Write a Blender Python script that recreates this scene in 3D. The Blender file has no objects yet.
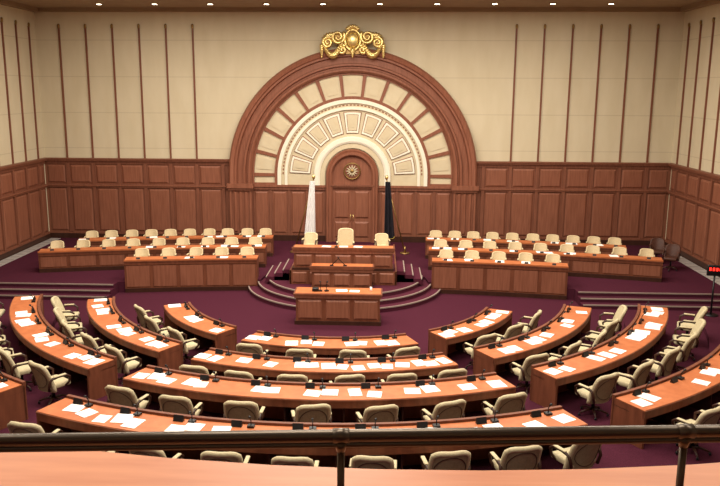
import bpy, bmesh, math, random
from mathutils import Matrix, Vector
random.seed(7)
pi=math.pi
sc=bpy.context.scene
try:
    sc.view_settings.view_transform='Standard'
    sc.view_settings.look='None'
except Exception: pass

# ---------------------------------------------------------------- materials
def lin(c):
    c/=255.0
    return c/12.92 if c<=0.04045 else ((c+0.055)/1.055)**2.4
def rgb(r,g,b): return (lin(r),lin(g),lin(b),1)
def mat(name,col,rough=0.5,col2=None,scale=(1,1,1),nscale=6,metal=0,bump=0.0,emit=0,spec=0.4,detail=4):
    m=bpy.data.materials.new(name); m.use_nodes=True
    nt=m.node_tree; b=nt.nodes['Principled BSDF']
    b.inputs['Base Color'].default_value=col
    b.inputs['Roughness'].default_value=rough
    b.inputs['Metallic'].default_value=metal
    b.inputs['Specular IOR Level'].default_value=spec
    if emit:
        b.inputs['Emission Color'].default_value=col
        b.inputs['Emission Strength'].default_value=emit
    if col2 or bump:
        tc=nt.nodes.new('ShaderNodeTexCoord'); mp=nt.nodes.new('ShaderNodeMapping')
        mp.inputs['Scale'].default_value=scale
        nz=nt.nodes.new('ShaderNodeTexNoise'); nz.inputs['Scale'].default_value=nscale; nz.inputs['Detail'].default_value=detail
        nt.links.new(tc.outputs['Object'],mp.inputs['Vector']); nt.links.new(mp.outputs['Vector'],nz.inputs['Vector'])
        if col2:
            rp=nt.nodes.new('ShaderNodeValToRGB')
            rp.color_ramp.elements[0].position=0.3; rp.color_ramp.elements[0].color=col
            rp.color_ramp.elements[1].position=0.7; rp.color_ramp.elements[1].color=col2
            nt.links.new(nz.outputs['Fac'],rp.inputs['Fac']); nt.links.new(rp.outputs['Color'],b.inputs['Base Color'])
        if bump:
            bp=nt.nodes.new('ShaderNodeBump'); bp.inputs['Strength'].default_value=bump; bp.inputs['Distance'].default_value=0.02
            nt.links.new(nz.outputs['Fac'],bp.inputs['Height']); nt.links.new(bp.outputs['Normal'],b.inputs['Normal'])
    return m
WOOD=mat('wood_wainscot',rgb(114,68,50),0.5,rgb(134,83,63),(6,6,0.5),3,spec=.3)
WOODP=mat('wood_panel',rgb(126,76,56),0.48,rgb(146,92,70),(5,5,0.4),3,spec=.3)
WOODD=mat('wood_desk_body',rgb(102,57,39),0.48,rgb(126,73,51),(3,3,0.6),3,spec=.3)
WOODT=mat('wood_desk_top',rgb(174,97,56),0.45,rgb(192,113,69),(1,1,1),5,spec=.3)
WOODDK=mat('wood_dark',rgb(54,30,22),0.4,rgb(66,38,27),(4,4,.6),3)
CARPET=mat('carpet_purple',rgb(62,26,38),0.95,rgb(80,35,50),(1,1,1),60,bump=0.3,spec=0.05)
CARPET2=mat('carpet_purple_light',rgb(72,31,44),0.95,rgb(88,40,54),(1,1,1),60,bump=0.3,spec=0.05)
TAN=mat('wall_fabric',rgb(206,192,162),0.85,rgb(213,200,172),(1,1,0.3),2,spec=0.15)
CREAM=mat('cream_plaster',rgb(236,228,208),0.7,rgb(240,233,214),(1,1,1),3,spec=0.2)
CREAMD=mat('tan_plaster',rgb(206,190,158),0.75,rgb(212,198,168),(1,1,1),3,spec=0.2)
CEIL=mat('ceiling_paint',rgb(148,126,100),0.9,rgb(156,134,108),(1,1,1),2)
GOLD=mat('gold_leaf',rgb(225,195,120),0.34,rgb(242,218,150),(1,1,1),12,metal=0.85)
GOLDD=mat('antique_brass',rgb(150,118,72),0.4,metal=0.8)
CHAIR=mat('chair_fabric',rgb(184,170,136),0.8,rgb(198,184,151),(1,1,1),25,spec=0.2)
CHAIRE=mat('chair_cream',rgb(198,175,137),0.75,rgb(208,187,151),(1,1,1),25,spec=0.2)
CHAIRB=mat('chair_shell',rgb(134,121,94),0.6,rgb(150,137,109),(1,1,1),25,spec=0.3)
CHAIRK=mat('chair_dark_leather',rgb(70,40,30),0.5,rgb(82,48,36),(1,1,1),15,spec=0.3)
BLACK=mat('black_plastic',rgb(20,18,20),0.4)
PAPER=mat('paper',rgb(248,246,242),0.8)
NOSE=mat('step_nosing',rgb(146,128,118),0.6)
STONE=mat('marble_strip',rgb(160,152,146),0.5,rgb(182,174,168),(1,1,1),4)
RAIL=mat('bronze_rail',rgb(98,86,74),0.3,metal=0.6)
PARA=mat('parapet_wood',rgb(186,112,72),0.45,rgb(202,130,88),(0.5,4,1),3)
RED=mat('red_led',rgb(255,40,30),0.5,emit=3)
LAMP=mat('lamp_glow',rgb(255,235,205),0.5,emit=12)
FLAGW=mat('flag_white',rgb(240,238,236),0.8,rgb(230,226,224),(1,1,1),5)
FLAGB=mat('flag_dark',rgb(18,16,26),0.8,rgb(30,24,34),(1,1,1),5)
GREEN=mat('flag_gold_trim',rgb(196,170,70),0.6)

def add_seams(m,period=1.55,off=0.2):
    nt=m.node_tree; b=nt.nodes['Principled BSDF']
    src=b.inputs['Base Color'].links[0].from_socket
    tc=nt.nodes.new('ShaderNodeTexCoord'); sp=nt.nodes.new('ShaderNodeSeparateXYZ')
    nt.links.new(tc.outputs['Object'],sp.inputs[0])
    def M(op,a,bv):
        n=nt.nodes.new('ShaderNodeMath'); n.operation=op
        nt.links.new(a,n.inputs[0]); n.inputs[1].default_value=bv; return n.outputs[0]
    z=M('ADD',sp.outputs['Z'],off); z=M('DIVIDE',z,period); z=M('FRACT',z,0); f=M('LESS_THAN',z,0.03/period)
    f=M('MULTIPLY',f,0.3)
    mx=nt.nodes.new('ShaderNodeMixRGB'); nt.links.new(f,mx.inputs[0]); nt.links.new(src,mx.inputs[1]); mx.inputs[2].default_value=rgb(150,130,105)
    nt.links.new(mx.outputs[0],b.inputs['Base Color'])
add_seams(TAN)

# ---------------------------------------------------------------- mesh builder
class MB:
    def __init__(s): s.v=[];s.f=[];s.m=[];s.s=[];s.mats=[];s.M=Matrix.Identity(4)
    def mi(s,m):
        if m not in s.mats: s.mats.append(m)
        return s.mats.index(m)
    def add(s,vs,fs,m,smooth=False):
        o=len(s.v); s.v+= [s.M@Vector(v) for v in vs]; k=s.mi(m)
        for f in fs: s.f.append([i+o for i in f]); s.m.append(k); s.s.append(smooth)
    def box(s,x0,x1,y0,y1,z0,z1,m):
        vs=[(x,y,z) for z in (z0,z1) for y in (y0,y1) for x in (x0,x1)]
        s.add(vs,[(0,2,3,1),(4,5,7,6),(0,1,5,4),(2,6,7,3),(0,4,6,2),(1,3,7,5)],m)
    def rbox(s,x0,x1,y0,y1,z0,z1,m,r=0.03,seg=2):
        bm=bmesh.new(); bmesh.ops.create_cube(bm,size=1)
        for v in bm.verts: v.co=Vector(((x0+x1)/2+v.co.x*(x1-x0),(y0+y1)/2+v.co.y*(y1-y0),(z0+z1)/2+v.co.z*(z1-z0)))
        bmesh.ops.bevel(bm,geom=bm.edges[:],offset=r,segments=seg,affect='EDGES',profile=0.5)
        bm.verts.index_update()
        s.add([tuple(v.co) for v in bm.verts],[[v.index for v in f.verts] for f in bm.faces],m,True); bm.free()
    def panel(s,x0,x1,yb,yf,z0,z1,m,c=0.05):
        vs=[(x0,yb,z0),(x1,yb,z0),(x1,yb,z1),(x0,yb,z1),(x0+c,yf,z0+c),(x1-c,yf,z0+c),(x1-c,yf,z1-c),(x0+c,yf,z1-c)]
        s.add(vs,[(4,5,6,7),(0,1,5,4),(1,2,6,5),(2,3,7,6),(3,0,4,7)],m)
    def prism(s,pts,z0,z1,m,side=None):
        n=len(pts)
        vs=[(x,y,z0) for x,y in pts]+[(x,y,z1) for x,y in pts]
        s.add(vs,[list(range(n,2*n)),list(range(n-1,-1,-1))],m)
        s.add(vs,[(i,(i+1)%n,n+(i+1)%n,n+i) for i in range(n)],side or m)
    def sector(s,cx,cy,r0,r1,a0,a1,z0,z1,m,n=16):
        vs=[]
        for i in range(n+1):
            a=a0+(a1-a0)*i/n; sa,ca=math.sin(a),-math.cos(a)
            vs+=[(cx+r0*sa,cy+r0*ca,z0),(cx+r1*sa,cy+r1*ca,z0),(cx+r1*sa,cy+r1*ca,z1),(cx+r0*sa,cy+r0*ca,z1)]
        fs=[]
        for i in range(n):
            for j in range(4):
                fs.append((4*i+j,4*i+(j+1)%4,4*i+4+(j+1)%4,4*i+4+j))
        fs+=[(0,3,2,1),(4*n,4*n+1,4*n+2,4*n+3)]
        s.add(vs,fs,m)
    def tube(s,pts,r,m,n=8,caps=True):
        pts=[Vector(p) for p in pts]; rs=r if isinstance(r,(list,tuple)) else [r]*len(pts)
        vs=[];prev=None
        for i,p in enumerate(pts):
            t=(pts[min(i+1,len(pts)-1)]-pts[max(i-1,0)])
            t=t.normalized() if t.length>1e-9 else Vector((0,0,1))
            if prev is None:
                u=t.orthogonal().normalized()
            else:
                u=prev-t*prev.dot(t); u=u.normalized() if u.length>1e-6 else t.orthogonal().normalized()
            prev=u; w=t.cross(u)
            for k in range(n):
                a=2*pi*k/n; vs.append(tuple(p+(u*math.cos(a)+w*math.sin(a))*rs[i]))
        fs=[(i*n+k,i*n+(k+1)%n,(i+1)*n+(k+1)%n,(i+1)*n+k) for i in range(len(pts)-1) for k in range(n)]
        if caps: fs+=[list(range(n-1,-1,-1)),[(len(pts)-1)*n+k for k in range(n)]]
        s.add(vs,fs,m,True)
    def ball(s,c,rx,ry,rz,m,n=10,k=6):
        vs=[(c[0],c[1],c[2]-rz)]
        for i in range(1,k):
            th=-pi/2+pi*i/k
            for j in range(n):
                a=2*pi*j/n; vs.append((c[0]+rx*math.cos(th)*math.cos(a),c[1]+ry*math.cos(th)*math.sin(a),c[2]+rz*math.sin(th)))
        vs.append((c[0],c[1],c[2]+rz)); L=len(vs)-1
        fs=[(0,1+(j+1)%n,1+j) for j in range(n)]
        for i in range(k-2):
            for j in range(n): fs.append((1+i*n+j,1+i*n+(j+1)%n,1+(i+1)*n+(j+1)%n,1+(i+1)*n+j))
        fs+=[(L,1+(k-2)*n+j,1+(k-2)*n+(j+1)%n) for j in range(n)]
        s.add(vs,fs,m,True)
    def grid(s,fn,nu,nv,m,smooth=True):
        vs=[fn(i/nu,j/nv) for j in range(nv+1) for i in range(nu+1)]
        fs=[(j*(nu+1)+i,j*(nu+1)+i+1,(j+1)*(nu+1)+i+1,(j+1)*(nu+1)+i) for j in range(nv) for i in range(nu)]
        s.add(vs,fs,m,smooth)
    def mesh(s,name):
        me=bpy.data.meshes.new(name)
        me.from_pydata([tuple(v) for v in s.v],[],s.f)
        for m in s.mats: me.materials.append(m)
        me.polygons.foreach_set('material_index',s.m); me.polygons.foreach_set('use_smooth',s.s)
        me.update()
        bm=bmesh.new(); bm.from_mesh(me); bmesh.ops.recalc_face_normals(bm,faces=bm.faces[:]); bm.to_mesh(me); bm.free()
        return me
    def obj(s,name,parent=None,loc=None,rz=0):
        o=bpy.data.objects.new(name,s.mesh(name)); sc.collection.objects.link(o)
        if loc: o.location=loc; o.rotation_euler[2]=rz
        if parent: o.parent=parent
        return o

# ---------------------------------------------------------------- dimensions
W=13.8; YB=33.5; YR=-3.2; ZC=10.44
PZ=0.38
CY=23.45
EY=-15.0
RC,RB,RA=41.35,43.3,45.25
rows=[(5.15,0.0),(7.3,0.2),(9.3,0.4),(11.55,0.56)]

# ---------------------------------------------------------------- floor
def ey(R,x): return EY+math.sqrt(R*R-x*x)
b=MB()
b.box(-W-.2,W+.2,YR,YB+.3,-0.2,0,CARPET)
zp=0
for bound,z in ((6.65,.2),(8.62,.4),(10.7,.56)):
    pts=[]; A=math.radians(79)
    for i in range(41):
        a=-A+2*A*i/40; pts.append((bound*math.sin(a),CY-bound*math.cos(a)))
    ye=CY-W/math.tan(A)
    pts+=[(W,ye),(W,4.0),(-W,4.0),(-W,ye)]
    b.prism(pts,zp,z,CARPET); zp=z
b.obj('floor')

b=MB()
WI=W-.13; YI=YB-.07
def plat(z0,z1,out):
    pts=[(-WI,YI),(-WI,25.2-out),(-7.95,25.2-out)]
    for i in range(9):
        x=-7.95+(7.95-3.0)*i/8; pts.append((x,ey(RC,x)+.02))
    pts+=[(-2.9,27.0),(2.9,27.0)]
    for i in range(9):
        x=3.0+(7.95-3.0)*i/8; pts.append((x,ey(RC,x)+0.02))
    pts+=[(7.95,25.2-out),(WI,25.2-out),(WI,YI)]
    b.prism(pts,z0,z1,CARPET)
plat(0,.13,.7); plat(.13,.255,.35); plat(.255,PZ,0)
for s in (-1,1):
    for z,out in ((.13,.7),(.255,.35),(PZ,0)):
        x0,x1=sorted((s*7.98,s*WI))
        b.box(x0,x1,25.2-out-.01,25.2-out+.03,z-.03,z+.012,NOSE)
b.obj('executive_platform')

b=MB()
DC=26.9
for r,z in ((3.5,.15),(3.15,.3),(2.8,.45)):
    b.sector(0,DC,0.02,r,-pi/2,pi/2,z-.15,z,CARPET2,40)
    b.sector(0,DC,r-.035,r+.012,-pi/2,pi/2,z-.03,z+.012,NOSE,48)
b.box(-1.8,1.8,25.45,30.2,.45,.9,CARPET2)
b.box(-1.84,1.84,25.42,25.46,.45,.93,WOODD)
for s in (-1,1):
    x0,x1=sorted((s*1.8,s*1.85)); b.box(x0,x1,25.42,30.2,.45,.93,WOODD)
    for k in range(3):
        x0,x1=sorted((s*1.85,s*(2.75-.3*k)))
        b.box(x0,x1,25.9,27.6,.38+.001,.45+.13*(k+1),CARPET2)
        xe=s*(2.75-.3*k); b.box(min(xe,xe-s*.04),max(xe,xe-s*.04),25.89,27.6,.45+.13*(k+1)-.03,.45+.13*(k+1)+.01,NOSE)
for i in range(6):
    x=-1.8+.6*i; b.panel(x+.05,x+.55,25.42,25.39,.5,.88,WOODP,.04)
b.obj('speaker_dais')

# ---------------------------------------------------------------- walls
def wainscot(b,u0,u1,z0,ztop,step=1.17,first=None,frieze=True,zmid=2.78):
    b.box(u0,u1,-.05,0,z0,ztop,WOOD)
    b.box(u0,u1,-.12,-.05,z0,z0+.22,WOODDK)
    b.box(u0,u1,-.1,-.05,z0+.22,z0+.3,WOOD)
    b.box(u0,u1,-.13,-.05,zmid-.07,zmid+.06,WOOD)
    b.box(u0,u1,-.17,-.11,zmid+.0,zmid+.05,WOODP)
    b.box(u0,u1,-.1,-.05,ztop-.22,ztop-.08,WOOD)
    b.box(u0,u1,-.2,-.05,ztop-.08,ztop-.02,WOODP)
    b.box(u0,u1,-.24,-.0,ztop-.02,ztop+.04,WOOD)
    us=[]; u=first if first is not None else u0
    while u>u0+.01: u-=step
    while u<u1+.001:
        us.append(u); u+=step
    for u in us:
        a0,a1=max(u-.07,u0),min(u+.07,u1)
        if a1-a0>.03: b.box(a0,a1,-.12,-.05,z0+.3,ztop-.2,WOOD)
    us=[u for u in us]+[u1]
    for a,c in zip(us[:-1],us[1:]):
        a=max(a,u0)+.1; c=c-.1
        if c-a<.25: continue
        b.panel(a+.02,c-.02,-.052,-.1,z0+.34,zmid-.12,WOODP,.07)
        if ztop-.26-(zmid+.12)>.2: b.panel(a+.02,c-.02,-.052,-.1,zmid+.12,ztop-.28,WOODP,.07)
def batten(b,u,z0,z1):
    b.box(u-.035,u+.035,-.06,0,z0,z1,WOOD)
    b.box(u-.05,u+.05,-.075,0,z1-.04,z1,GOLDD)
    b.ball((u,-.05,z1+.06),.06,.05,.09,GOLDD,8,5)
ZW=3.98
AR,AI,AZ=5.45,4.45,3.35
b=MB(); b.M=Matrix.Translation((0,YB,0))
b.box(-W-.2,W+.2,0,.3,-.2,ZC+.1,TAN)
wainscot(b,-W,-AR+.1,PZ,ZW,first=-6.9)
wainscot(b,AR-.1,W,PZ,ZW,first=6.9)
for s in (-1,1):
    for k in range(6): batten(b,s*(6.9+1.17*k),ZW,9.65)
b.obj('wall_back')
for s,nm in ((-1,'wall_left'),(1,'wall_right')):
    b=MB()
    if s<0: b.M=Matrix.Translation((-W,0,0))@Matrix.Rotation(pi/2,4,'Z')
    else:   b.M=Matrix.Translation((W,0,0))@Matrix.Rotation(-pi/2,4,'Z')
    def rng(a,c): return (a,c) if s<0 else (-c,-a)
    a,c=rng(YR,YB); b.box(a,c,0,.25,-.2,ZC+.1,TAN)
    a,c=rng(25.2,YB-.25); wainscot(b,a,c,PZ,ZW,first=(YB-.9)*(1 if s<0 else -1))
    a,c=rng(YR,25.2); wainscot(b,a,c,0,ZW,first=24.4*(1 if s<0 else -1))
    for k in range(28): batten(b,(YB-.7-1.17*k)*(1 if s<0 else -1),ZW,9.65)
    b.obj(nm)
b=MB(); b.M=Matrix.Translation((0,YR,0))@Matrix.Rotation(pi,4,'Z')
b.box(-W-.2,W+.2,0,.25,-.2,ZC+.1,TAN); wainscot(b,-W,W,4.3,6.8,zmid=5.9); b.obj('wall_rear')
b=MB()
b.box(-W-.2,W+.2,YR,YB+.3,ZC,ZC+.2,CEIL)
b.box(-W,W,YB-.3,YB,ZC-.16,ZC,CEIL)
for s in (-1,1): b.box(min(s*W,s*(W-.3)),max(s*W,s*(W-.3)),YR,YB-.3,ZC-.16,ZC,CEIL)
b.obj('ceiling')
for s,nm in ((-1,'trim_1'),(1,'trim_2')):
    b=MB(); x0,x1=sorted((s*(W-.16),s*(W-.6)))
    b.box(x0,x1,25.25,YB-.3,PZ,PZ+.02,STONE); b.box(x0,x1,21.6,24.4,0,.02,STONE)
    for k in range(16): b.box(x0+.04,x1-.04,25.4+k*.48,25.43+k*.48,PZ+.02,PZ+.022,BLACK)
    b.obj(nm)

# ---------------------------------------------------------------- arch
def sweep(b,prof,zc,zbot,m,n=64,smooth=False):
    vs=[]
    def pos(r,k):
        if k==0: return (r,zbot)
        if k==n+2: return (-r,zbot)
        a=pi*(k-1)/n; return (r*math.cos(a),zc+r*math.sin(a))
    P=len(prof)
    for k in range(n+3):
        for r,y in prof:
            x,z=pos(r,k); vs.append((x,-y,z))
    fs=[(k*P+j,k*P+j+1,(k+1)*P+j+1,(k+1)*P+j) for k in range(n+2) for j in range(P-1)]
    b.add(vs,fs,m,smooth)
def arcseg(b,r0,r1,a0,a1,zc,yb,yf,m,n=6):
    vs=[]
    for i in range(n+1):
        a=a0+(a1-a0)*i/n; c,s_=math.cos(a),math.sin(a)
        vs+=[(r0*c,-yb,zc+r0*s_),(r1*c,-yb,zc+r1*s_),(r1*c,-yf,zc+r1*s_),(r0*c,-yf,zc+r0*s_)]
    fs=[(4*i+j,4*i+(j+1)%4,4*i+4+(j+1)%4,4*i+4+j) for i in range(n) for j in range(4)]
    fs+=[(0,3,2,1),(4*n,4*n+1,4*n+2,4*n+3)]
    b.add(vs,fs,m)
b=MB(); b.M=Matrix.Translation((0,YB-.005,0))
ZF=2.91
prof=[(4.42,0),(4.42,.22),(4.5,.32),(4.58,.32),(4.61,.2),(4.67,.2),(4.71,.32),(4.79,.32),(4.82,.18),(5.06,.18),(5.1,.32),(5.18,.32),(5.22,.38),(5.36,.42),(5.42,.35),(5.45,.26),(5.45,0)]
sweep(b,prof,AZ,ZF+.05,WOODP)
for s in (-1,1):
    x0,x1=sorted((s*4.42,s*5.45))
    b.box(x0,x1,-.26,0,PZ+.001,ZF-.1,WOOD)
    b.box(x0-.05,x1+.05,-.36,0,PZ+.001,PZ+.35,WOODDK)
    b.box(x0-.07,x1+.07,-.42,0,ZF-.14,ZF+.06,WOODP)
    b.box(x0-.03,x1+.03,-.36,0,ZF-.24,ZF-.14,WOOD)
    for k in range(3):      # fluted plain pilaster face
        xa=x0+.2+k*.235; b.panel(xa,xa+.16,-.26,-.31,PZ+.42,ZF-.3,WOODP,.04)
    b.box(x0+.03,x0+.11,-.31,-.26,PZ+.35,ZF-.24,WOODP); b.box(x1-.11,x1-.03,-.31,-.26,PZ+.35,ZF-.24,WOODP)
def halfdisc(b,r,z0,yb,yf,m,n=64):
    pts=[(r,z0)]+[(r*math.cos(pi*i/n),AZ+r*math.sin(pi*i/n)) for i in range(n+1)]+[(-r,z0)]
    N=len(pts); vs=[(x,-yb,z) for x,z in pts]+[(x,-yf,z) for x,z in pts]
    b.add(vs,[list(range(N,2*N)),list(range(N))]+[(i,(i+1)%N,N+(i+1)%N,N+i) for i in range(N)],m)
halfdisc(b,4.45,ZF,0,.04,CREAMD)
NP=13
for i in range(NP+1):
    a=pi*i/NP; w=.14
    arcseg(b,3.3,4.45,a-w/3.9/2,a+w/3.9/2,AZ,.04,.1,WOODP,1)
    if i<NP:
        arcseg(b,3.56,4.23,a+.06,a+pi/NP-.06,AZ,.04,.065,CREAMD,4)
for s in (-1,1):
    x0,x1=sorted((s*3.3,s*4.45)); b.box(x0,x1,-.12,-.04,ZF,ZF+.09,WOODP)
sweep(b,[(4.34,.04),(4.34,.13),(4.45,.13)],AZ,ZF,WOODP)
sweep(b,[(3.3,.04),(3.3,.13),(3.43,.13),(3.43,.04)],AZ,ZF,WOODP)
sweep(b,[(3.14,.04),(3.14,.16),(3.3,.16),(3.3,.04)],AZ,ZF,CREAM)
sweep(b,[(2.98,.04),(2.98,.08),(3.14,.08)],AZ,ZF,CREAMD)
for i in range(60):
    a=pi*(i+.5)/60; arcseg(b,3.03,3.08,a-.015,a+.015,AZ,.08,.095,WOODP,1)
sweep(b,[(2.86,.04),(2.86,.14),(2.98,.14),(2.98,.04)],AZ,ZF,CREAM)
NI=9
for i in range(NI):
    a0=pi*i/NI+.03; a1=pi*(i+1)/NI-.03
    arcseg(b,1.84,2.77,a0,a1,AZ,.04,.07,WOODP,6)
    arcseg(b,1.865,2.745,a0+.012,a1-.012,AZ,.07,.105,CREAM,6)
    arcseg(b,1.95,2.66,a0+.045,a1-.045,AZ,.105,.112,WOODP,6)
    arcseg(b,1.968,2.642,a0+.054,a1-.054,AZ,.112,.12,CREAMD,6)
    arcseg(b,2.1,2.5,a0+.1,a1-.1,AZ,.12,.14,CREAMD,6)
sweep(b,[(1.42,.04),(1.42,.16),(1.5,.2),(1.66,.2),(1.7,.14),(1.7,.04)],AZ,ZF,CREAM)
sweep(b,[(1.2,.04),(1.2,.12),(1.42,.12)],AZ,ZF,CREAMD)
for s in (-1,1):
    x0,x1=sorted((s*1.17,s*4.45))
    b.box(x0,x1,-.06,0,PZ+.001,ZF,WOOD); b.box(x0,x1,-.18,-.06,ZF-.1,ZF,WOODP); b.box(x0,x1,-.13,-.06,ZF-.22,ZF-.1,WOOD)
    b.box(x0,x1,-.13,-.06,PZ+.001,PZ+.25,WOODDK)
    n=4; st=(x1-x0)/n
    for i in range(n):
        b.box(x0+st*i-.05,x0+st*i+.05,-.1,-.06,PZ+.25,ZF-.22,WOOD)
        b.panel(x0+st*i+.12,x0+st*(i+1)-.12,-.062,-.1,PZ+.35,ZF-.32,WOODP,.06)
b.obj('entrance_arch')

b=MB(); b.M=Matrix.Translation((0,YB-.05,0))
DZ=PZ+.001
halfdisc(b,1.16,DZ,.0,.1,WOODP,32)
sweep(b,[(.86,.1),(.86,.2),(.92,.27),(1.0,.27),(1.03,.2),(1.12,.23),(1.16,.16),(1.16,.0)],AZ,DZ,WOODP,32)
b.box(-.88,.88,-.22,-.1,2.8,2.92,WOODP)
b.box(-1.0,1.0,-.28,-.1,2.88,2.94,WOOD)
for s in (-1,1):
    x0,x1=sorted((s*.012,s*.86)); b.box(x0,x1,-.13,-.1,DZ,2.8,WOODP)
    xa,xb=sorted((s*.12,s*.76))
    b.panel(xa,xb,-.13,-.18,PZ+.2,1.3,WOODP,.07); b.panel(xa,xb,-.13,-.18,1.45,2.66,WOODP,.07)
    b.tube([(s*.06,-.13,1.35),(s*.06,-.19,1.38),(s*.06,-.19,1.6),(s*.06,-.13,1.63)],.015,GOLD,8)
b.obj('door_1')
b=MB(); b.M=Matrix.Translation((0,YB-.18,3.55))
def ringY(b,r,rt,y,m,n=32):
    b.tube([(r*math.cos(2*pi*i/n),y,r*math.sin(2*pi*i/n)) for i in range(n+1)],rt,m,8,False)
N=28
def discY(b,r,y0,y1,m):
    b.add([(r*math.cos(2*pi*i/N),y0,r*math.sin(2*pi*i/N)) for i in range(N)]+[(r*math.cos(2*pi*i/N),y1,r*math.sin(2*pi*i/N)) for i in range(N)],
      [list(range(N,2*N))]+[(i,(i+1)%N,N+(i+1)%N,N+i) for i in range(N)],m)
discY(b,.36,0,-.04,GOLDD); discY(b,.31,-.04,-.05,WOOD)
ringY(b,.35,.03,-.04,GOLDD)
for i in range(12):
    a=pi*i/6; c,s_=math.cos(a),math.sin(a)
    b.tube([(0.06*c,-.07,.06*s_),(.15*c,-.08,.15*s_),(.27*c,-.06,.27*s_)],[.02,.03,.012],CREAMD,6)
b.ball((0,-.07,0),.1,.04,.1,GOLDD)
b.obj('wall_emblem')

# gold crest
b=MB(); b.M=Matrix.Translation((0,YB-.44,8.98))
b.ball((0,0,.12),.26,.14,.34,GOLD,16,10)
b.tube([(.33*math.cos(2*pi*i/24),-.05,.12+.42*math.sin(2*pi*i/24)) for i in range(25)],.06,GOLD,8,False)
for i in range(7):
    a=pi/2+(i-3)*.33; b.tube([(0.1*math.cos(a),0,.5+.1*math.sin(a)),(.25*math.cos(a),-.05,.46+.2*math.sin(a)),(.36*math.cos(a),-.1,.4+.36*math.sin(a))],[.05,.09,.03],GOLD,8)
for s in (-1,1):
    for (cx,cz,R0,turn,dirn) in ((.62,.25,.3,1.9,1),(1.05,.02,.24,1.8,-1),(.42,-.28,.2,1.6,-1)):
        pts=[];rs=[]
        for i in range(30):
            t=i/29; a=dirn*(t*turn*2*pi)+pi*.75; r=R0*(1-t*.85)
            pts.append((s*(cx+r*math.cos(a)),-.05-.08*t,cz+r*math.sin(a))); rs.append(.08*(1-.5*t))
        b.tube(pts,rs,GOLD,8)
        b.ball((s*cx,-.02,cz),R0*.62,.09,R0*.62,GOLDD,12,6)
    for i in range(15):
        t=i/14; x=.45+t*.75; z=-.05-.42*math.sin(pi*t)-.1*t; r=.07+.06*math.sin(pi*t)
        b.ball((s*x,-.1,z),r,r,r,GOLD,8,6); b.ball((s*(x+.03),-.16,z+.05),r*.6,r*.6,r*.6,GOLD,6,5)
    for i in range(7):
        z=-.12-.075*i; r=.1-.009*i; b.ball((s*1.3,-.06,z),r,r,r*1.1,GOLD,8,5)
    for i in range(5):
        a=.3+i*.35; b.tube([(s*.9,0,.15),(s*(.9+.25*math.cos(a)),-.06,.15+.22*math.sin(a)),(s*(.9+.42*math.cos(a)),-.02,.12+.34*math.sin(a))],[.03,.08,.02],GOLD,7)
for i in range(6): b.ball((0,-.12,-.3-.05*i),.14-.02*i,.1,.07,GOLD,10,6)
b.box(-.3,.3,.02,.43,-.45,-.1,GOLDD)
b.obj('gilded_crest')

# ---------------------------------------------------------------- chairs
def chair_mesh(fab,shell,name,hi=0.0,ws=1.0,sq=.06):
    b=MB(); b.M=Matrix.Diagonal((ws,1,1,1))
    b.rbox(-.27,.27,-.24,.27,.40,.51,fab,.04,3)
    zt=.98+hi
    def back(off,th):
        def f(u,v):
            uu=2*u-1
            w=.285*(1-.06*v**3)
            topdrop=sq*abs(uu)**5*v**2
            x=uu*w; y=-.24-.16*v**1.3+.11*uu*uu*(1-.3*v)+off
            z=.36+(zt-.36)*v-topdrop
            return (x,y,z)
        return f
    nu,nv=10,8
    fr=back(.04,0);bk=back(-.045,0)
    b.grid(fr,nu,nv,fab); b.grid(bk,nu,nv,shell)
    pts=[]
    for j in range(nv+1):
        p=fr(0,j/nv);q=bk(0,j/nv); pts.append(tuple((Vector(p)+Vector(q))/2))
    for i in range(1,nu+1):
        p=fr(i/nu,1);q=bk(i/nu,1); pts.append(tuple((Vector(p)+Vector(q))/2))
    for j in range(nv-1,-1,-1):
        p=fr(1,j/nv);q=bk(1,j/nv); pts.append(tuple((Vector(p)+Vector(q))/2))
    b.tube(pts,.046,fab,8)
    for s in (-1,1):
        b.tube([(s*.27,-.25,.40),(s*.315,-.27,.55),(s*.32,-.22,.66),(s*.325,-.05,.69),(s*.32,.12,.68),(s*.315,.21,.62),(s*.3,.2,.5),(s*.27,.12,.42)],
               [.028,.028,.03,.032,.032,.028,.025,.022],WOODDK,8)
        b.rbox(s*.325-.034,s*.325+.034,-.16,.12,.69,.72,fab,.014,2)
    q=[bk(.5+.44*math.cos(t),.52-.40*math.sin(t)) for t in [2*pi*i/20 for i in range(21)]]
    b.tube([(x,y-.004,z) for x,y,z in q],.006,WOODDK,5,False)
    b.tube([(0,0,.12),(0,0,.41)],.035,BLACK,10)
    b.box(-.14,.14,-.14,.14,.37,.405,BLACK)
    for i in range(5):
        a=2*pi*i/5+pi/2; c,s_=math.cos(a),math.sin(a)
        b.tube([(0,0,.13),(.17*c,.17*s_,.11),(.3*c,.3*s_,.065)],[.03,.024,.018],WOODDK,6)
        b.ball((.3*c,.3*s_,.032),.028,.028,.032,BLACK,8,5)
    return b.mesh(name)
ME_M=chair_mesh(CHAIR,CHAIRB,'assembly_armchair',-.0,1.04)
ME_E=chair_mesh(CHAIRE,CHAIR,'executive_armchair',-.13,.8,.025)
ME_S=chair_mesh(CHAIRE,CHAIR,'speaker_armchair',.14,.92,.04)
ME_K=chair_mesh(CHAIRK,CHAIRK,'staff_armchair',-.08,.85)
def place(me,name,x,y,z,rz):
    o=bpy.data.objects.new(name,me); sc.collection.objects.link(o); o.location=(x,y,z); o.rotation_euler[2]=rz; return o

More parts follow.
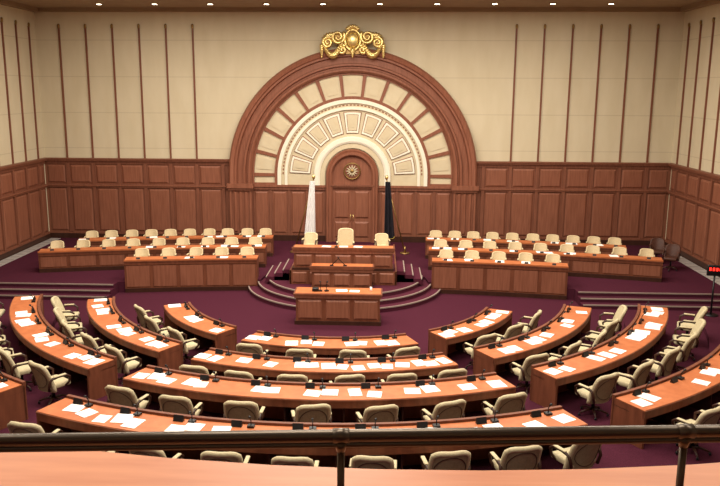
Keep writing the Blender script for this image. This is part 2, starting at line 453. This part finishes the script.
# ---------------------------------------------------------------- members' desks
def paper(b,cx,cy,z,rz,w,d):
    c,s_=math.cos(rz),math.sin(rz)
    pts=[(cx+c*x-s_*y,cy+s_*x+c*y) for x,y in ((-w/2,-d/2),(w/2,-d/2),(w/2,d/2),(-w/2,d/2))]
    b.prism(pts,z,z+random.uniform(.004,.012),PAPER)
def nameplate(b,cx,cy,z,rz,k=1.0):
    old=b.M; b.M=Matrix.Translation((cx,cy,z))@Matrix.Rotation(rz,4,'Z')@Matrix.Scale(k,4)
    b.add([(-.11,-.05,0),(.11,-.05,0),(.11,.05,0),(-.11,.05,0),(-.11,0,.13),(.11,0,.13)],[(0,1,5,4),(2,3,4,5),(0,4,3),(1,2,5),(3,2,1,0)],BLACK)
    b.M=old
def mic(b,cx,cy,z,rz,h=.24):
    old=b.M; b.M=Matrix.Translation((cx,cy,z))@Matrix.Rotation(rz,4,'Z')
    b.box(-.06,.06,-.05,.05,0,.04,BLACK)
    b.tube([(0,0,.02),(0,.0,h*.6),(0,-.05,h)],.01,BLACK,6); b.tube([(0,-.05,h),(0,-.09,h+.03)],.024,BLACK,6)
    b.M=old
def member_desk(R,zf,a0,a1,ns):
    n=max(6,int(abs(a1-a0)*R/.35))
    b=MB(); S=lambda r0,r1,z0,z1,m,A0=a0,A1=a1,nn=n:b.sector(0,CY,R+r0,R+r1,A0,A1,zf+z0,zf+z1,m,nn)
    S(-.40,-.36,0,.72,WOODD)
    S(-.43,.36,.72,.745,WOODD)
    S(-.34,.34,.745,.757,WOODT)
    S(-.43,-.36,.745,.80,WOODD)
    S(.30,.345,.58,.72,WOODD)
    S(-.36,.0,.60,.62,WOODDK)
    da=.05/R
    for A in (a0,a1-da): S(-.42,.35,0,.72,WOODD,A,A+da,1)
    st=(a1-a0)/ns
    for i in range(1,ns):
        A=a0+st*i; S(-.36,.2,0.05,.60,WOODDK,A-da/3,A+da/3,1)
    for i in range(ns):
        S(-.415,-.40,.1,.64,WOODP,a0+st*i+.12/R,a0+st*(i+1)-.12/R,4)
    d=b.obj('assembly_desk')
    p=MB(); q=MB()
    for i in range(ns):
        a=a0+st*(i+.5)
        def pt(dr,dt):
            aa=a+dt/R; r=R+dr; return (r*math.sin(aa),CY-r*math.cos(aa))
        z=zf+.758
        k=random.choice((1,2,2,2,3))
        offs=random.sample([-.34,-.02,.3],k)
        for o in offs:
            x,y=pt(random.uniform(-.06,.12),o+random.uniform(-.05,.05))
            paper(p,x,y,z,a+random.uniform(-.25,.25),random.choice((.28,.32,.25)),random.choice((.3,.36)))
        x,y=pt(-.24,-.12); nameplate(q,x,y,z,a,.85)
        x,y=pt(-.24,.14); mic(q,x,y,z,a,.2)
        rr=R+.84+random.uniform(-.04,.05); aa=a+random.uniform(-.05,.05)/R
        place(ME_M,'assembly_armchair',rr*math.sin(aa),CY-rr*math.cos(aa),zf,a+random.uniform(-.22,.22))
    p.obj('papers',d); q.obj('nameplates_and_microphones',d)
g=math.radians
for (R,zf),(c,ns1,ns2) in zip(rows,((24.3,4,3),(23.6,6,5),(24.8,7,6),(24.5,9,7))):
    member_desk(R,zf,-g(c),g(c),ns1)
    a0,a1=(g(33),g(69)) if R<6 else (g(31),g(73.5))
    member_desk(R,zf,a0,a1,ns2); member_desk(R,zf,-a1,-a0,ns2)

# ---------------------------------------------------------------- executive desks
def exec_desk(R,x0,x1,ns,zb,n_ch):
    def A(x,r=R): return pi-math.asin(x/r)
    a0,a1=A(x1),A(x0)
    zt=1.13; n=14
    b=MB(); S=lambda r0,r1,z0,z1,m,B0=a0,B1=a1,nn=n:b.sector(0,EY,R+r0,R+r1,B0,B1,z0,z1,m,nn)
    S(-.04,0,zb,zt-.04,WOODD); S(-.09,-.04,zb,zb+.14,WOODDK)
    S(-.1,.62,zt-.04,zt,WOODD); S(-.02,.6,zt,zt+.012,WOODT); S(-.1,-.03,zt,zt+.05,WOODT)
    S(-.07,-.04,zt-.14,zt-.04,WOODD)
    d=.06/R
    for B in (a0,a1-d): S(0,.6,PZ,zt-.04,WOODD,B,B+d,1)
    st=(a1-a0)/ns
    for i in range(ns):
        S(-.065,-.04,zb+.2,zt-.18,WOODP,a0+st*i+.07/R,a0+st*(i+1)-.07/R,2)
    D=b.obj('executive_desk')
    p=MB(); q=MB(); st=(a1-a0)/n_ch
    for i in range(n_ch):
        a=a0+st*(i+.5)
        for k in range(random.choice((0,1,1,2))):
            aa=a+random.uniform(-.25,.25)/R; r=R+random.uniform(.2,.38)
            paper(p,r*math.sin(aa),EY-r*math.cos(aa),zt+.013,a-pi+random.uniform(-.2,.2),.3,.32)
        r=R+.12; nameplate(q,r*math.sin(a),EY-r*math.cos(a),zt+.013,a,.6)
        r=R+1.08; place(ME_E,'executive_armchair',r*math.sin(a),EY-r*math.cos(a),PZ,a+random.uniform(-.12,.12))
    if p.v: p.obj('papers',D)
    q.obj('nameplates',D)
for s in (-1,1):
    for R,xa,xb,ns,zb,nc in ((RC,3.1,7.7,5,0.0,5),(RB,3.1,11.3,8,PZ,9),(RA,3.1,10.7,8,PZ,10)):
        x0,x1=sorted((s*xa,s*xb)); exec_desk(R,x0,x1,ns,zb,nc)
place(ME_K,'staff_armchair',12.2,29.9,PZ,pi-.3); place(ME_K,'staff_armchair',12.3,28.7,PZ,pi-.5)

# ---------------------------------------------------------------- rostrum furniture
def box_desk(b,x0,x1,y0,y1,z0,z1,np,ledge=True):
    b.box(x0,x1,y0,y1,z0,z1-.05,WOODD)
    b.box(x0-.04,x1+.04,y0-.04,y1+.02,z0,z0+.12,WOODDK)
    b.box(x0-.07,x1+.07,y0-.07,y1+.05,z1-.05,z1,WOODD)
    b.box(x0-.02,x1+.02,y0+.0,y1,z1,z1+.012,WOODT)
    b.box(x0-.04,x1+.04,y0-.04,y0,z1-.14,z1-.05,WOODP)
    if ledge: b.box(x0-.07,x1+.07,y0-.07,y0-.01,z1,z1+.06,WOODD)
    st=(x1-x0)/np
    for i in range(np):
        b.panel(x0+st*i+.06,x0+st*(i+1)-.06,y0,y0-.035,z0+.18,z1-.2,WOODP,.05)
b=MB(); box_desk(b,-1.28,1.28,22.25,22.95,0,.98,3,False)
p=b.obj('speech_podium')
b=MB(); mic(b,-.55,22.5,.992,0,.3); mic(b,-.36,22.5,.992,0.4,.3)
b.rbox(-.8,-.6,22.42,22.6,.995,1.1,BLACK,.02,2); b.obj('microphones',p)
b=MB(); paper(b,.1,22.6,.993,.1,.35,.25); paper(b,.5,22.55,.993,-.1,.3,.22)
b.tube([(1.0,22.6,.992),(1.0,22.6,1.12)],[.04,.035],PAPER,12); b.obj('papers',p)
b=MB(); box_desk(b,-1.0,1.0,24.55,25.15,.45,1.25,3)
p=b.obj('clerk_desk')
b=MB()
for x,dx in ((-.35,.2),(.1,-.2)):
    b.box(x-.06,x+.06,24.75,24.85,1.262,1.29,BLACK)
    b.tube([(x,24.8,1.28),(x+dx,24.75,1.5),(x-.0+dx*1.3,24.68,1.6)],.015,BLACK,6)
b.obj('microphones',p)
b=MB(); box_desk(b,-1.7,1.7,25.5,26.15,.9,1.68,5)
p=b.obj('speaker_desk')
b=MB()
for x in (-.6,0,.5): paper(b,x,25.9,1.693,random.uniform(-.2,.2),.3,.22)
mic(b,-.25,25.75,1.692,0,.25); b.obj('papers',p)
place(ME_S,'speaker_armchair',0,27.1,.9,pi)
place(ME_E,'executive_armchair',1.35,27.6,.9,pi+.1)
place(ME_E,'executive_armchair',-1.35,27.6,.9,pi-.1)

# ---------------------------------------------------------------- flags
def flag(s,m,trim):
    b=MB()
    top=Vector((s*1.5,31.1,3.45)); bot=Vector((s*2.3,31.0,PZ+.05))
    b.tube([bot,top],.026,GOLDD,8); b.ball(tuple(top+Vector((0,0,.08))),.07,.07,.1,GOLD,10,6)
    b.tube([(bot.x,bot.y,PZ),(bot.x,bot.y,PZ+.04)],.2,GOLDD,20)
    b.tube([(bot.x,bot.y,PZ+.04),(bot.x,bot.y,PZ+.3)],[.05,.035],GOLDD,12)
    def f(u,v):
        w=.12+.14*v
        x=top.x+s*.05+(u-.5)*2*w*.85 + s*.1*v
        y=top.y-.1-.07*math.sin(u*5*pi+v*1.5)*(.5+.5*v)
        z=top.z-.08-2.2*v-.12*math.sin(u*pi)*(v)-.1*u*v
        return (x,y,z)
    b.grid(f,30,16,m)
    b.tube([f(i/30,1) for i in range(31)],.012,trim,5)
    b.obj('white_flag' if s<0 else 'dark_flag')
flag(-1,FLAGW,FLAGW); flag(1,FLAGB,GREEN)

# ---------------------------------------------------------------- timer display
b=MB(); b.M=Matrix.Translation((11.9,24.0,0))@Matrix.Rotation(-.2,4,'Z')
b.tube([(0,0,0),(0,0,.03)],.22,BLACK,20); b.tube([(0,0,.03),(0,0,1.3)],.03,BLACK,10)
b.rbox(-.24,.24,-.05,.04,1.3,1.65,BLACK,.02,2)
for x in (-.15,-.05,.05,.15):
    b.box(x-.03,x+.03,-.056,-.05,1.47,1.57,RED)
b.obj('speech_timer_display')

# ---------------------------------------------------------------- ceiling downlights
for k in range(10):
    x=-1.15+2.28*(k-4)
    b=MB()
    b.tube([(x,31.7,ZC),(x,31.7,ZC-.03)],.14,GOLDD,20); b.tube([(x,31.7,ZC-.03),(x,31.7,ZC-.034)],.1,LAMP,20)
    b.obj('ceiling_downlight')

# ---------------------------------------------------------------- gallery
b=MB()
def pedge(x): return 3.30+9-math.sqrt(81-min(x*x,36))
xs=[-6+12*i/24 for i in range(25)]
front=[(x+1.24,pedge(x)) for x in xs]
front=[(-W+.26,front[0][1])]+front+[(W-.26,front[-1][1])]
b.prism(front+[(W-.26,2.15),(-W+.26,2.15)],5.24,5.3,PARA)
b.prism([(x,y-.08) for x,y in front]+[(W-.26,2.25),(-W+.26,2.25)],4.2,5.24,WOODP)
b.box(-W+.26,W-.26,YR+.15,2.25,4.0,4.5,CARPET)
b.box(-W+.26,W-.26,YR+.15,1.4,4.5,5.3,CARPET)
b.obj('gallery_balcony')
b=MB()
RY=2.57; RZ=5.82
def ry(x): return RY+.085*(x-1.24)
b.tube([(-4,ry(-4),RZ),(7.5,ry(7.5),RZ)],.024,RAIL,16)
b.tube([(-4,ry(-4),RZ-.034),(7.5,ry(7.5),RZ-.034)],.012,RAIL,8)
for k in range(-3,5):
    x=1.11+1.265*k
    b.tube([(x,ry(x),5.3),(x,ry(x),RZ-.02)],.014,RAIL,12)
    b.tube([(x,ry(x),5.3),(x,ry(x),5.32)],.045,RAIL,16)
    b.tube([(x-.03,ry(x-.03),RZ),(x+.03,ry(x+.03),RZ)],.028,RAIL,16)
    b.tube([(x,ry(x),RZ-.06),(x,ry(x),RZ-.02)],[.016,.026],RAIL,12)
b.obj('gallery_handrail')

# ---------------------------------------------------------------- lights
def area(name,x,y,z,sx,sy,p,rot=(0,0,0),col=(1,.92,.79)):
    l=bpy.data.lights.new(name,'AREA'); l.shape='RECTANGLE'; l.size=sx; l.size_y=sy; l.energy=p; l.color=col
    o=bpy.data.objects.new(name,l); sc.collection.objects.link(o); o.location=(x,y,z); o.rotation_euler=rot
    f=MB(); f.M=Matrix.Translation((x,y,z+.05))
    f.box(-sx/2-.08,sx/2+.08,-sy/2-.08,sy/2+.08,0,.06,WOODDK)
    return o,f
for y,p in ((5,250),(12.5,530),(20,600),(27,620)):
    for x in (-7.0,0,7.0):
        o,f=area('added_overhead_light',x,y,ZC-.12,4.2,3.0,p*(1.35 if x==0 else .9))  # unseen area lights, added overhead as the main light of the room
        f.obj('added_light_frame')  # invented frame above each added area light, out of view
w=bpy.data.worlds.new('World'); sc.world=w; w.use_nodes=True
w.node_tree.nodes['Background'].inputs[0].default_value=(1,.95,.88,1); w.node_tree.nodes['Background'].inputs[1].default_value=.3

# ---------------------------------------------------------------- camera
cam=bpy.data.cameras.new('camera'); co=bpy.data.objects.new('camera',cam); sc.collection.objects.link(co)
cam.sensor_width=36; cam.lens=38.0; cam.clip_start=.05; cam.clip_end=200
cam.shift_x=.020
co.matrix_world=Matrix.Translation((1.24,0,7.05))@Matrix.Rotation(math.radians(2.6),4,'Z')@Matrix.Rotation(math.radians(90-11.4),4,'X')@Matrix.Rotation(math.radians(.25),4,'Z')
sc.camera=co
